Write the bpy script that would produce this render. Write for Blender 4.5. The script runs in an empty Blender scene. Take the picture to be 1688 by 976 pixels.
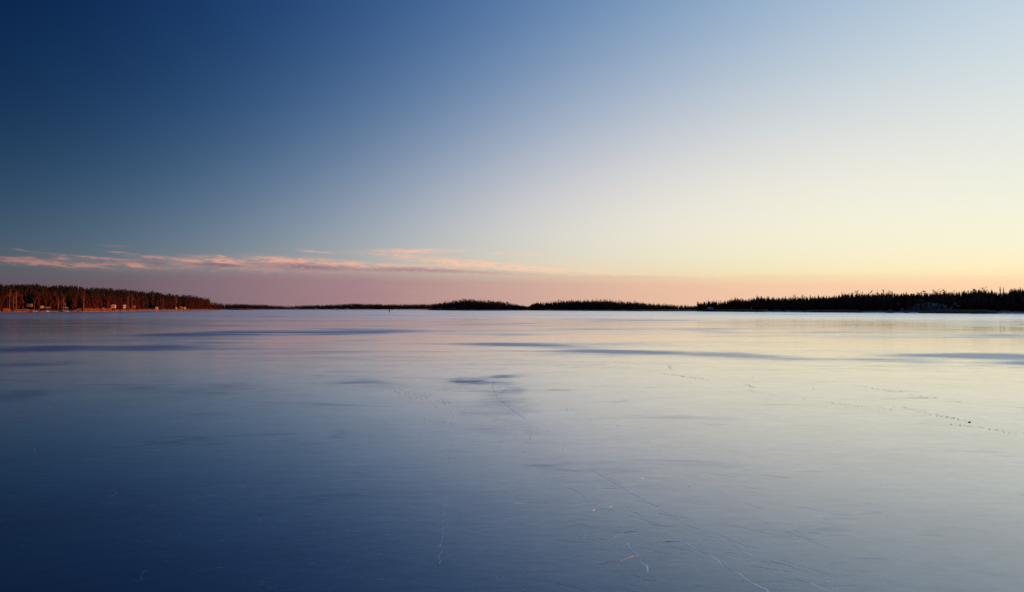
import bpy, bmesh, math, random
import numpy as np
from mathutils import Vector, noise
random.seed(7); RNG = np.random.default_rng(7)
S = bpy.context.scene; COL = S.collection
CAMH = 2.2; FOC = 1125.0; HOR = 508.3; CX = 844.0      # photograph: focal length in pixels, horizon row, centre column

# ------------------------------------------------------------------ camera
cd = bpy.data.cameras.new('camera'); cam = bpy.data.objects.new('camera', cd); COL.objects.link(cam)
cd.sensor_width = 36; cd.lens = 36 * FOC / 1688; cd.clip_start = 0.1; cd.clip_end = 20000
cam.location = (0, 0, CAMH); cam.rotation_euler = (math.radians(90) + math.atan((HOR - 488) / FOC), 0, 0)
S.camera = cam
S.view_settings.view_transform = 'Standard'; S.view_settings.look = 'None'
S.view_settings.exposure = 0; S.view_settings.gamma = 1
SUN_AZ, SUN_EL = 90.0, 2.5

def lin(c, a=1.0):
    return tuple((v/255/12.92 if v <= 10 else ((v/255+.055)/1.055)**2.4) for v in c) + (a,)

class NT:
    """small helper to write node trees"""
    def __init__(s, tree): s.t = tree; s.n = tree.nodes; s.l = tree.links
    def put(s, sock, v):
        if v is None: return
        if isinstance(v, bpy.types.NodeSocket): s.l.new(v, sock)
        else: sock.default_value = v
    def node(s, typ, *ins, **kw):
        nd = s.n.new(typ)
        for k, v in kw.items(): setattr(nd, k, v)
        for i, v in enumerate(ins): s.put(nd.inputs[i], v)
        return nd
    def m(s, op, a, b=None, c=None, clamp=False):
        nd = s.node('ShaderNodeMath', a, b, c, operation=op); nd.use_clamp = clamp
        return nd.outputs[0]
    def v(s, op, a, b=None, c=None):
        nd = s.n.new('ShaderNodeVectorMath'); nd.operation = op
        s.put(nd.inputs[0], a); s.put(nd.inputs[1], b)
        if c is not None: s.put(nd.inputs[2], c)
        return nd.outputs[0]
    def mix(s, f, a, b):
        nd = s.n.new('ShaderNodeMix'); nd.data_type = 'RGBA'
        s.put(nd.inputs[0], f); s.put(nd.inputs[6], a); s.put(nd.inputs[7], b)
        return nd.outputs[2]
    def ramp(s, f, stops, interp='LINEAR'):
        nd = s.n.new('ShaderNodeValToRGB'); s.put(nd.inputs[0], f); r = nd.color_ramp; r.interpolation = interp
        while len(r.elements) < len(stops): r.elements.new(0.5)
        for e, (p, c) in zip(r.elements, sorted(stops)):
            e.position = p; e.color = c
        return nd.outputs[0]
    def ss(s, x, a, b):                                    # smoothstep
        nd = s.n.new('ShaderNodeMapRange'); nd.interpolation_type = 'SMOOTHSTEP'
        s.put(nd.inputs[0], x); nd.inputs[1].default_value = a; nd.inputs[2].default_value = b
        nd.inputs[3].default_value = 0; nd.inputs[4].default_value = 1
        return nd.outputs[0]
    def noise(s, vec, scale, detail=4, rough=.55, dist=0.0):
        nd = s.n.new('ShaderNodeTexNoise'); s.put(nd.inputs['Vector'], vec)
        nd.inputs['Scale'].default_value = scale; nd.inputs['Detail'].default_value = detail
        nd.inputs['Roughness'].default_value = rough; nd.inputs['Distortion'].default_value = dist
        return nd.outputs[0]

def blob_group(name, power=False):
    """elongated soft patch: f(u, v) in a plane, centre, rotation, half sizes"""
    g = bpy.data.node_groups.new(name, 'ShaderNodeTree')
    for nm in ('U', 'V', 'CU', 'CV', 'Cos', 'Sin', 'IL', 'IW', 'Gain'):
        g.interface.new_socket(nm, in_out='INPUT', socket_type='NodeSocketFloat')
    g.interface.new_socket('Out', in_out='OUTPUT', socket_type='NodeSocketFloat')
    t = NT(g); gi = t.n.new('NodeGroupInput'); go = t.n.new('NodeGroupOutput'); o = gi.outputs
    du = t.m('SUBTRACT', o['U'], o['CU']); dv = t.m('SUBTRACT', o['V'], o['CV'])
    a = t.m('MULTIPLY', t.m('ADD', t.m('MULTIPLY', du, o['Cos']), t.m('MULTIPLY', dv, o['Sin'])), o['IL'])
    b = t.m('MULTIPLY', t.m('SUBTRACT', t.m('MULTIPLY', dv, o['Cos']), t.m('MULTIPLY', du, o['Sin'])), o['IW'])
    r = t.m('ADD', t.m('MULTIPLY', a, a), t.m('MULTIPLY', b, b))
    t.l.new(t.m('MULTIPLY', t.m('EXPONENT', t.m('MULTIPLY', r, -1.0)), o['Gain']), go.inputs[0])
    return g
BLOB = blob_group('soft_patch')

def blobs(t, u, v, lst):
    """lst of (u0, v0, u1, v1, half width, gain): sum of soft patches"""
    tot = None
    for (u0, v0, u1, v1, w, gain) in lst:
        L = math.hypot(u1-u0, v1-v0) / 2; an = math.atan2(v1-v0, u1-u0)
        nd = t.n.new('ShaderNodeGroup'); nd.node_tree = BLOB
        t.put(nd.inputs[0], u); t.put(nd.inputs[1], v)
        for i, q in enumerate(((u0+u1)/2, (v0+v1)/2, math.cos(an), math.sin(an), 1.25/max(L, 1e-6), 1/w, gain)):
            nd.inputs[2+i].default_value = q
        tot = nd.outputs[0] if tot is None else t.m('ADD', tot, nd.outputs[0])
    return tot

# ------------------------------------------------------------------ sky
W = bpy.data.worlds.new('World'); S.world = W; W.use_nodes = True
t = NT(W.node_tree); bg = t.n['Background']
sky = t.n.new('ShaderNodeTexSky'); sky.sky_type = 'NISHITA'; sky.sun_disc = False
sky.sun_elevation = math.radians(SUN_EL); sky.sun_rotation = math.radians(SUN_AZ)
sky.dust_density = 0.3; sky.air_density = 1; sky.ozone_density = 3
D = t.n.new('ShaderNodeTexCoord').outputs['Generated']
xyz = t.n.new('ShaderNodeSeparateXYZ'); t.l.new(D, xyz.inputs[0]); X, Y, Z0 = xyz.outputs
Z = t.m('MAXIMUM', Z0, 0.0)
# polarised, wide-angle dusk sky: the physical sky times a smooth function of direction
X2 = t.m('MULTIPLY', X, X); Z2 = t.m('MULTIPLY', Z, Z); X3 = t.m('MULTIPLY', X2, X)
Hh = t.m('EXPONENT', t.m('MULTIPLY', Z, -10)); Kk = t.m('EXPONENT', t.m('MULTIPLY', Z, -30))
M = lambda a, b: t.m('MULTIPLY', a, b)
terms = [X, Y, Z, X2, M(X, Y), M(X, Z), M(Y, Z), Z2, X3, M(X2, Z), M(X2, Y), M(X, Z2), Hh, M(Hh, X), M(Hh, X2), Kk,
         M(Kk, X), M(X2, X2), M(X2, Z2), M(Hh, X3), M(Z2, Z), M(M(X, Y), Z),
         M(Y, Z2), M(Hh, Y), M(X3, Y), M(X3, X2), M(M(Hh, M(Hh, Hh)), X2), M(Hh, M(X2, X2)), M(Hh, M(X, Y))]
COEF = [[3.4583,1.8343,0.9416], [0.7767,0.9957,0.5876], [0.9497,0.7309,0.5701], [-6.0829,-1.5462,1.3198], [-4.8614,-3.4941,-2.8918], [-0.5193,-0.3157,-0.2604], [9.7926,4.9621,2.9211], [-1.5823,-1.3737,-1.0692], [0.7826,-1.137,-1.9557], [1.8182,1.151,1.3525], [-2.5467,-0.5631,0.1978], [-1.633,-1.032,-0.763], [-10.6066,-5.4062,-3.2063], [-3.3998,-0.978,1.0373], [-0.7257,-0.9612,-0.897], [6.5361,3.3916,2.3268], [1.3986,0.9032,1.1269], [0.779,0.4855,0.2175], [3.229,2.1647,1.6481], [8.7294,3.8465,1.6373], [0.6695,0.7364,0.6574], [2.1596,1.7955,1.0192], [5.2763,3.4869,2.304], [1.2763,1.0239,0.6812], [-0.5501,-0.4297,-0.5066], [0.6651,0.3547,0.4814], [-2.9927,-1.9154,-1.8138], [-2.8294,-1.3499,-1.2774], [-4.827,-2.6834,-1.3424], [0.8309,0.7043,0.4594]]
acc = tuple(COEF[0])
for term, c in zip(terms, COEF[1:]):
    acc = t.v('MULTIPLY_ADD', t.node('ShaderNodeCombineXYZ', term, term, term).outputs[0], tuple(c), acc)
sp = t.n.new('ShaderNodeSeparateXYZ'); t.l.new(acc, sp.inputs[0])
gain = t.node('ShaderNodeCombineXYZ', *[t.m('EXPONENT', o) for o in sp.outputs]).outputs[0]
clear = t.v('MULTIPLY', sky.outputs[0], gain)                # in units where strength 0.1 gives the picture
# clouds: azimuth and elevation in thousandths of a radian
az = t.m('MULTIPLY', t.m('ARCTAN2', X, Y), 1000.0); el = t.m('MULTIPLY', t.m('ARCSINE', Z0), 1000.0)
def AE(px, py):
    a = math.atan((px-CX)/FOC); return a*1000, math.atan((HOR-py)/FOC*math.cos(a))*1000
uv = t.node('ShaderNodeCombineXYZ', M(az, .012), M(el, .09), 0.0).outputs[0]
n1 = t.noise(uv, 1.0, 5, .6); n2 = t.noise(uv, 3.1, 5, .65)
uvb = t.node('ShaderNodeCombineXYZ', M(az, .05), M(el, .16), 3.0).outputs[0]
n3 = t.noise(uvb, 1.6, 5, .62)
wel = t.m('ADD', el, t.m('ADD', M(t.m('SUBTRACT', n1, .5), 7.0), M(t.m('SUBTRACT', n3, .5), 6.0)))
azf = t.m('MULTIPLY_ADD', az, 1/1400., .5)                    # -700..700 -> 0..1
def azr(stops): return [((AE(x, 0)[0])/1400 + .5, lin(c)) for x, c in stops]
bankc = t.ramp(azf, azr([(-150,(86,76,96)),(20,(99,85,98)),(200,(110,92,104)),(400,(141,113,124)),(600,(166,129,136)),(850,(203,163,154)),
                         (1050,(228,185,161)),(1250,(243,198,168)),(1450,(249,205,172)),(1700,(253,212,175)),(2100,(255,220,176))]))
pinkc = t.ramp(azf, azr([(-100,(150,100,100)),(20,(172,124,120)),(200,(192,136,126)),(400,(226,164,144)),(620,(240,184,160)),(900,(248,208,178)),
                         (1250,(252,222,184)),(1700,(255,244,200))]))
purpc = t.ramp(azf, azr([(-100,(84,76,98)),(100,(104,88,104)),(350,(128,104,120)),(500,(146,118,130)),(700,(176,142,142)),(900,(216,174,158)),(1400,(248,208,172))]))
# upper edge of the cloud bank
def fr(stops):
    nd = t.n.new('ShaderNodeValToRGB'); t.put(nd.inputs[0], azf); r = nd.color_ramp; r.interpolation = 'B_SPLINE'
    while len(r.elements) < len(stops): r.elements.new(.5)
    for e, (x, y) in zip(r.elements, stops):
        a, l = AE(x, y); e.position = a/1400+.5; k = l/100; e.color = (k, k, k, 1)
    return M(nd.outputs[0], 100.0)
edge = fr([(-200,450),(0,448),(200,446),(420,441),(600,446),(850,453),(1050,455),(1250,458),(1500,454),(1700,451)])
over = t.m('SUBTRACT', wel, edge)
bank = t.m('SUBTRACT', 1.0, t.ss(over, -17.0, 11.0))
bank = M(bank, t.m('MULTIPLY_ADD', n1, .35, .74)); bank = t.m('MINIMUM', bank, .96)
def sk(x0, y0, x1, y1, w, g):
    a, b = AE(x0, y0); c, d = AE(x1, y1); return (a, b, c, d, w, g)
pink = blobs(t, az, wel, [sk(*q) for q in [
    (-20,424,70,429,1.6,.5),(18,410,52,416,1.2,.55),(60,416,215,431,1.3,.75),(-40,428,170,438,2.6,.75),(25,423,66,426,2.2,.5),(88,427,114,429,2.4,.7),
    (172,414,212,417,1.0,.5),(160,403,215,407,1.2,.25),(212,419,350,432,2.2,.8),(205,437,236,438,2.4,.75),(318,422,420,438,3.4,.95),(352,419,375,425,1.6,.6),
    (425,425,520,438,4.2,.85),(440,424,660,441,4.0,.85),(488,412,560,417,1.5,.7),(600,417,700,422,3.2,.5),(610,413,770,414,2.6,.95),(650,411,750,412,1.6,.6),
    (640,424,900,443,5.0,.8),(600,436,800,446,4.5,.6),(700,428,960,450,4.2,.65),(806,417,840,418,1.2,.6),(840,418,915,421,1.5,.75),(855,428,872,428,1.0,.4),
    (820,440,1060,452,3.2,.6),(1000,452,1260,455,2.0,.45),(1180,450,1420,452,1.0,.35),(1540,451,1720,452,1.0,.8),(-60,430,420,438,6.5,.38),(300,430,640,443,8,.5),(820,430,1300,448,9,.3)]])
pink = t.m('MINIMUM', M(M(pink, 1.35), t.ss(t.m('ADD', M(n2, .75), M(n3, .45)), .42, .74)), .95)
purp = blobs(t, az, wel, [sk(*q) for q in [
    (296,435,420,438,2.6,.9),(410,437,600,443,4.6,.95),(560,443,800,447,3.6,.95),(690,446,920,453,2.8,.7),(228,432,280,437,2.6,.65),(-30,443,160,446,3,.35),
    (900,455,1150,458,2.5,.45),(1150,456,1450,456,2.0,.35)]])
purp = t.m('MINIMUM', M(purp, t.ss(n3, .25, .5)), .92)
ten = lambda c: t.v('SCALE', c) 
def x10(c):
    nd = t.n.new('ShaderNodeVectorMath'); nd.operation = 'SCALE'; t.l.new(c, nd.inputs[0]); nd.inputs[3].default_value = 10.0; return nd.outputs[0]
c = t.mix(bank, clear, x10(bankc)); c = t.mix(pink, c, x10(pinkc)); c = t.mix(purp, c, x10(purpc))
t.l.new(c, bg.inputs[0]); bg.inputs[1].default_value = 0.1

# ------------------------------------------------------------------ sun
sl = bpy.data.lights.new('sun', 'SUN'); so = bpy.data.objects.new('sun', sl); COL.objects.link(so)
sl.energy = 5.0; sl.color = (1.0, .27, .045); sl.angle = math.radians(.5)
a, e = math.radians(SUN_AZ), math.radians(SUN_EL)
so.rotation_euler = Vector((math.sin(a)*math.cos(e), math.cos(a)*math.cos(e), math.sin(e))).to_track_quat('Z', 'Y').to_euler()

# ------------------------------------------------------------------ materials
def mat(name, base, rough=.8, var=.25, scale=3.0, spec=.3):
    m = bpy.data.materials.new(name); m.use_nodes = True; q = NT(m.node_tree); b = q.n['Principled BSDF']
    co = q.n.new('ShaderNodeTexCoord').outputs['Object']
    n = q.noise(co, scale, 4, .6)
    lo = tuple(v*(1-var) for v in base)+(1,); hi = tuple(min(1, v*(1+var)) for v in base)+(1,)
    q.l.new(q.ramp(n, [(.3, lo), (.7, hi)]), b.inputs['Base Color'])
    b.inputs['Roughness'].default_value = rough; b.inputs['Specular IOR Level'].default_value = spec
    return m
MT = dict(
    needle=mat('spruce_needles', (.060,.034,.024), var=.4, scale=1.5),
    pineneedle=mat('pine_needles', (.013,.014,.006), var=.4, scale=1.2),
    twig=mat('sunlit_birch_twigs', (.085,.013,.006), var=.35, scale=1.5),  # birch twigs with the low sun's red put into the colour
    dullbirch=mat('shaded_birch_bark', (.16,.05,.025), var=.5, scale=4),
    browntwig=mat('shaded_birch_twigs', (.115,.060,.046), var=.35, scale=1.5),  # birch twig copy, colour lightened for trees standing in shade
    birch=mat('sunlit_birch_bark', (.42,.26,.14), var=.5, scale=4),  # orange sunlight put into the bark colour; lit copy of dullbirch
    pinebark=mat('pine_bark', (.14,.036,.014), var=.4, scale=4),
    bark=mat('spruce_bark', (.07,.05,.04), var=.3, scale=4),
    scrub=mat('scrub_twigs', (.060,.012,.006), var=.45, scale=.6),
    ground=mat('forest_floor', (.20,.075,.030), var=.5, scale=.25),
    reed=mat('dry_reed', (.30,.215,.125), var=.3, scale=.3),
    litreed=mat('sunlit_reed', (.30,.105,.035), var=.45, scale=.3),  # dry reed again, with low orange sunlight put into its colour
    snow=mat('old_snow', (.72,.75,.80), var=.12, scale=1, rough=.6),
    rock=mat('grey_rock', (.11,.10,.10), var=.4, scale=1.2),
    yellowwall=mat('cream_boards', (.60,.34,.11), var=.1, scale=2),
    redwall=mat('red_boards', (.26,.045,.03), var=.2, scale=2),
    brownwall=mat('brown_boards', (.12,.075,.05), var=.2, scale=2),
    white=mat('white_paint', (.75,.74,.70), var=.06, scale=2),
    darkroof=mat('dark_roof', (.06,.055,.06), var=.2, scale=1),
    tinroof=mat('pale_tin_roof', (.24,.28,.31), var=.15, scale=1),
    wood=mat('weathered_wood', (.16,.12,.09), var=.3, scale=2),
    cloth=mat('dark_clothing', (.018,.018,.022), var=.3, scale=6),
    skin=mat('skin', (.42,.25,.18), var=.05, scale=6),
    leaf=mat('frozen_leaf_bits', (.05,.035,.040), var=.4, scale=30),
    frost=mat('frost', (.80,.84,.90), var=.25, scale=9, rough=.35, spec=1.0),
    crumb=mat('snow_crumb', (.42,.42,.46), var=.15, scale=20, rough=.5),
)
gm = bpy.data.materials.new('window_glass'); gm.use_nodes = True
gb = gm.node_tree.nodes['Principled BSDF']; gb.inputs['Base Color'].default_value = (.03,.035,.045,1); gb.inputs['Roughness'].default_value = .08
MT['glass'] = gm

def frost_material():
    m = bpy.data.materials.new('frosty_edge'); m.use_nodes = True; q = NT(m.node_tree); out = [n for n in q.n if n.type == 'OUTPUT_MATERIAL'][0]
    df = q.n.new('ShaderNodeBsdfDiffuse'); df.inputs[0].default_value = (.86,.88,.9,1)
    gl = q.n.new('ShaderNodeBsdfGlossy'); gl.inputs['Color'].default_value = (.95,.95,.97,1); gl.inputs['Roughness'].default_value = .5
    mx = q.n.new('ShaderNodeMixShader'); mx.inputs[0].default_value = .7; q.l.new(df.outputs[0], mx.inputs[1]); q.l.new(gl.outputs[0], mx.inputs[2]); q.l.new(mx.outputs[0], out.inputs[0]); return m
MT['frost'] = frost_material()

def GP(px, py):
    """point of the ice plane seen at pixel (px, py) of the photograph"""
    d = FOC*CAMH/(py-HOR); return ((px-CX)/FOC*d, d)

def ice_material(name, plain=False):
    m = bpy.data.materials.new(name); m.use_nodes = True; q = NT(m.node_tree)
    for nd in list(q.n): 
        if nd.type == 'BSDF_PRINCIPLED': q.n.remove(nd)
    out = [nd for nd in q.n if nd.type == 'OUTPUT_MATERIAL'][0]
    P = q.n.new('ShaderNodeNewGeometry').outputs['Position']
    s = q.n.new('ShaderNodeSeparateXYZ'); q.l.new(P, s.inputs[0]); x, y = s.outputs[0], s.outputs[1]
    # ragged edges
    wv = q.n.new('ShaderNodeTexNoise'); q.l.new(P, wv.inputs[0]); wv.inputs['Scale'].default_value = .45; wv.inputs['Detail'].default_value = 5; wv.inputs['Roughness'].default_value = .6
    ws = q.n.new('ShaderNodeSeparateColor'); q.l.new(wv.outputs[1], ws.inputs[0])
    wx = q.m('MULTIPLY_ADD', q.m('SUBTRACT', ws.outputs[0], .5), 2.0, x); wy = q.m('MULTIPLY_ADD', q.m('SUBTRACT', ws.outputs[1], .5), 2.0, y)
    wv2 = q.n.new('ShaderNodeTexNoise'); q.l.new(P, wv2.inputs[0]); wv2.inputs['Scale'].default_value = .06; wv2.inputs['Detail'].default_value = 5
    ws2 = q.n.new('ShaderNodeSeparateColor'); q.l.new(wv2.outputs[1], ws2.inputs[0])
    wx2 = q.m('MULTIPLY_ADD', q.m('SUBTRACT', ws2.outputs[0], .5), 15, x); wy2 = q.m('MULTIPLY_ADD', q.m('SUBTRACT', ws2.outputs[1], .5), 15, y)
    def g(x0, y0, x1, y1, w, gain):
        a, b = GP(x0, y0), GP(x1, y1); return (a[0], a[1], b[0], b[1], w, gain)
    near = blobs(q, wx, wy, [g(*k) for k in [
        (738,627,812,627,.6,1.0),(790,623,866,616,.55,1.1),(725,634,850,628,1.6,.55),(835,628,846,690,.55,.50),(812,650,838,700,.5,.22),
        (550,632,640,627,.9,.55),(575,640,648,631,1.2,.4),(-40,655,95,648,1.2,.55),(170,641,300,637,.8,.4),(300,640,430,634,.8,.4),(180,655,420,650,2.2,.18),
        (-60,601,150,599,1.5,.5),(650,700,900,712,.8,.22),(-150,850,420,815,1.3,.30),(300,900,700,880,1.0,.15),(560,560,620,563,2.0,.4),(540,712,590,716,.25,.4),(1615,802,1665,806,.15,.4)]])
    mid = blobs(q, wx2, wy2, [g(*k) for k in [
        (-60,576,200,573,4.6,.68),(180,574,470,563,4.2,.70),(240,553,470,549,8,.75),
        (420,541,740,543,11,.85),(540,547,670,549,8,.5),(790,533,830,535,14,.5),(730,554,950,555,6,.7),
        (720,568,940,573,2.6,1.05),(880,573,1110,585,3.0,1.15),(1040,582,1350,590,2.0,.95),(1300,591,1520,596,1.7,.75),
        (1500,577,1660,598,3.4,1.3),(1580,594,1740,605,2.8,1.4),(1500,580,1630,588,3.6,1.0),
        (1300,544,1500,548,8,.6),(1480,550,1720,554,5,.75),(1120,545,1250,546,8,.4),(1480,533,1700,535,12,.4),(900,527,1200,528,20,.35)]])
    sc = q.v('MULTIPLY', P, (1, 1, 1))
    big = q.noise(q.v('MULTIPLY', P, (.55, 1, 1)), .035, 5, .62, .6)
    band = q.noise(q.v('MULTIPLY', P, (.45, 1, 1)), .010, 5, .65, .4)
    far = q.m('MULTIPLY', q.m('ADD', q.m('MULTIPLY', q.ss(big, .52, .70), .34), q.m('MULTIPLY', q.ss(band, .52, .66), .34)), q.ss(y, 22, 60))
    grain = q.noise(P, 9.0, 6, .7)
    if plain: f = q.m('ADD', .0, 0.0)
    else: f = q.m('ADD', mid, far)
    edge1 = q.noise(P, 1.3, 7, .72); edge2 = q.noise(P, .16, 7, .7)
    drift = q.noise(q.v('MULTIPLY', P, (.30, 1, 1)), .85, 7, .68, .8); drift2 = q.noise(q.v('MULTIPLY', P, (.22, 1, 1)), .11, 7, .66, .5)
    dr = q.m('ADD', q.m('MULTIPLY', drift, q.m('SUBTRACT', 1.0, q.ss(y, 18, 34))), q.m('MULTIPLY', drift2, q.ss(y, 18, 34)))
    f = q.m('ADD', q.m('MULTIPLY', f, .78), q.m('ADD', q.m('MULTIPLY_ADD', dr, 3.6, q.m('MULTIPLY_ADD', q.ss(y, 14, 34), .26, -1.99)), q.m('MULTIPLY_ADD', edge1, .5, -.25)))
    f = q.m('MULTIPLY', q.ss(f, .0, 1.05), q.m('MULTIPLY_ADD', grain, .9, .55))
    if not plain: f = q.m('ADD', f, q.m('MULTIPLY', near, q.ss(q.m('ADD', q.m('MULTIPLY', drift, .65), q.m('MULTIPLY', edge1, .5)), .38, .70)))
    f = q.m('MINIMUM', f, 1.0)
    # broad variation of the rime film
    film = q.noise(P, .35, 5, .6, .3)
    fine = q.noise(q.v('MULTIPLY', P, (.6, 1, 1)), 5.0, 5, .7)
    rough = q.m('ADD', q.m('MULTIPLY_ADD', f, .20, .10), q.m('ADD', q.m('MULTIPLY', q.ss(y, 90, 220), .09), q.m('MULTIPLY', q.m('MULTIPLY', q.ss(y, 60, 200), q.ss(x, 20, 110)), .08)))
    rough = q.m('ADD', rough, q.m('MULTIPLY_ADD', film, .06, -.03))
    # hairline refrozen seams and fine scratches, broken up
    def seams(scale, w, seed):
        v = q.n.new('ShaderNodeTexVoronoi'); v.feature = 'DISTANCE_TO_EDGE'; v.inputs['Scale'].default_value = scale; v.inputs['Randomness'].default_value = 1
        wp = q.n.new('ShaderNodeTexNoise'); q.l.new(P, wp.inputs[0]); wp.inputs['Scale'].default_value = scale*3; wp.inputs['Detail'].default_value = 4
        q.l.new(q.v('ADD', q.v('ADD', P, (seed, seed*2, 0)), q.v('MULTIPLY', wp.outputs[1], (.5/scale, .5/scale, 0))), v.inputs['Vector'])
        return q.m('SUBTRACT', 1.0, q.ss(v.outputs['Distance'], 0, w*scale))
    br = q.ss(q.noise(P, .8, 4, .7), .50, .64); br2 = q.ss(q.noise(P, 2.2, 4, .7), .52, .66)
    seam = q.m('MAXIMUM', q.m('MULTIPLY', seams(.33, .010, 3.0), q.m('MULTIPLY', br, .6)), q.m('MULTIPLY', seams(1.6, .006, 9.0), q.m('MULTIPLY', br2, .3)))
    seam = q.m('MULTIPLY', seam, q.m('SUBTRACT', 1.0, q.ss(y, 10, 26)))
    # relief: rime grains, small pits, slow swell
    b1 = q.noise(P, 38.0, 3, .6); b2 = q.noise(q.v('MULTIPLY', P, (.7, 1, 1)), 6.0, 5, .65); b3 = q.noise(P, .8, 3, .5)
    pv = q.n.new('ShaderNodeTexVoronoi'); pv.inputs['Scale'].default_value = 11; pv.inputs['Randomness'].default_value = 1; q.l.new(q.v('ADD', q.v('MULTIPLY', P, (.55, 1, 1)), q.v('MULTIPLY', wv.outputs[1], (.4,.4,0))), pv.inputs['Vector'])
    pit = q.m('MULTIPLY', q.m('SUBTRACT', 1.0, q.ss(pv.outputs['Distance'], .04, .22)), q.m('MULTIPLY', q.ss(q.noise(P, 1.7, 5, .75), .47, .62), q.m('SUBTRACT', 1.0, q.ss(y, 9, 20))))
    hgt = q.m('ADD', q.m('ADD', q.m('MULTIPLY', b1, .0022), q.m('MULTIPLY', b2, .0065)), q.m('MULTIPLY_ADD', b3, .008, q.m('MULTIPLY', pit, .0028)))
    hgt = q.m('MULTIPLY', hgt, q.m('MULTIPLY_ADD', q.ss(y, 18, 70), -.65, 1.0))
    bp = q.n.new('ShaderNodeBump'); bp.inputs['Strength'].default_value = .35; bp.inputs['Distance'].default_value = 1.0
    q.l.new(hgt, bp.inputs['Height'])
    lw = q.n.new('ShaderNodeLayerWeight'); lw.inputs[0].default_value = .5
    fac = q.m('POWER', lw.outputs['Facing'], 2.7)
    fac = q.m('MULTIPLY', fac, q.m('MULTIPLY_ADD', f, -.38, 1.0))
    mott = q.noise(q.v('MULTIPLY', P, (.5, 1, 1)), 2.4, 6, .75, .5); mott2 = q.noise(P, .55, 6, .65)
    fac = q.m('MULTIPLY', fac, q.m('ADD', q.m('MULTIPLY_ADD', fine, .20, .78), q.m('ADD', q.m('MULTIPLY', mott, .16), q.m('MULTIPLY', mott2, .20))))
    fac = q.m('MULTIPLY', fac, q.m('MULTIPLY_ADD', seam, -.35, 1.0), clamp=True)
    gl = q.n.new('ShaderNodeBsdfGlossy'); gl.distribution = 'MULTI_GGX'
    q.l.new(q.mix(f, (.985,.99,1,1), (.74,.84,.98,1)), gl.inputs['Color']); q.l.new(rough, gl.inputs['Roughness']); q.l.new(bp.outputs[0], gl.inputs['Normal'])  # patch tint: bluer reflection of the higher sky put into the colour
    df = q.n.new('ShaderNodeBsdfDiffuse'); q.l.new(q.mix(seam, q.ramp(film, [(.35, (.020,.042,.068,1)), (.65, (.034,.062,.096,1))]), (.62,.68,.74,1)), df.inputs['Color'])
    mx = q.n.new('ShaderNodeMixShader'); q.l.new(fac, mx.inputs[0]); q.l.new(df.outputs[0], mx.inputs[1]); q.l.new(gl.outputs[0], mx.inputs[2])
    q.l.new(mx.outputs[0], out.inputs[0])
    return m
MT['ice'] = ice_material('frozen_lake_ice'); MT['plate'] = ice_material('ice_plate', True)

# ------------------------------------------------------------------ builders
def obj(name, verts, faces, m, parent=None, mi=None, smooth=False):
    me = bpy.data.meshes.new(name); me.from_pydata([tuple(v) for v in verts], [], faces)
    for k in (m if isinstance(m, (list, tuple)) else [m]): me.materials.append(MT[k])
    if mi is not None: me.polygons.foreach_set('material_index', mi)
    if smooth: me.polygons.foreach_set('use_smooth', [True]*len(me.polygons))
    me.update(); o = bpy.data.objects.new(name, me); COL.objects.link(o)
    if parent: o.parent = parent
    return o
def tag(o, label=None, cat=None, group=None, kind=None):
    if label: o['label'] = label
    if cat: o['category'] = cat
    if group: o['group'] = group
    if kind: o['kind'] = kind
    return o
def empty(name, loc=(0,0,0), rz=0):
    o = bpy.data.objects.new(name, None); COL.objects.link(o); o.location = loc; o.rotation_euler = (0,0,rz); o.empty_display_size = .5
    return o
class MB:
    def __init__(s): s.v = []; s.f = []
    def box(s, x0, x1, y0, y1, z0, z1):
        n = len(s.v); s.v += [(x,y,z) for z in (z0,z1) for (x,y) in ((x0,y0),(x1,y0),(x1,y1),(x0,y1))]
        s.f += [(n+3,n+2,n+1,n),(n+4,n+5,n+6,n+7)]+[(n+i,n+(i+1)%4,n+4+(i+1)%4,n+4+i) for i in range(4)]
    def tube(s, p, q, r0, r1, k=6):
        p, q = Vector(p), Vector(q); d = (q-p).normalized(); a = d.orthogonal().normalized(); b = d.cross(a); n = len(s.v)
        for c, r in ((p, r0), (q, r1)):
            for i in range(k):
                w = 2*math.pi*i/k; s.v.append(tuple(c + a*(r*math.cos(w)) + b*(r*math.sin(w))))
        s.f += [(n+i, n+(i+1)%k, n+k+(i+1)%k, n+k+i) for i in range(k)]; s.f.append(tuple(n+k+i for i in range(k)))
    def tri(s, a, b, c): n = len(s.v); s.v += [tuple(a), tuple(b), tuple(c)]; s.f.append((n,n+1,n+2))
    def poly(s, pts): n = len(s.v); s.v += [tuple(p) for p in pts]; s.f.append(tuple(range(n, n+len(pts))))
    def prism(s, pts, y0, y1):                                   # (x, z) outline extruded along y
        n = len(s.v); k = len(pts); s.v += [(x, y0, z) for x, z in pts] + [(x, y1, z) for x, z in pts]
        s.f += [tuple(n+i for i in range(k)), tuple(n+k+i for i in reversed(range(k)))] + [(n+(i+1)%k, n+i, n+k+i, n+k+(i+1)%k) for i in range(k)]
    def build(s, name, m, parent=None, **kw): return obj(name, s.v, s.f, m, parent, **kw)

# ------------------------------------------------------------------ the frozen lake and the land
R = 9000
lake = obj('frozen_lake', [(-R,-R,0),(R,-R,0),(R,R,0),(-R,R,0)], [(0,1,2,3)], 'ice'); tag(lake, 'wide flat sheet of frozen lake, smooth and glossy', kind='structure')

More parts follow.
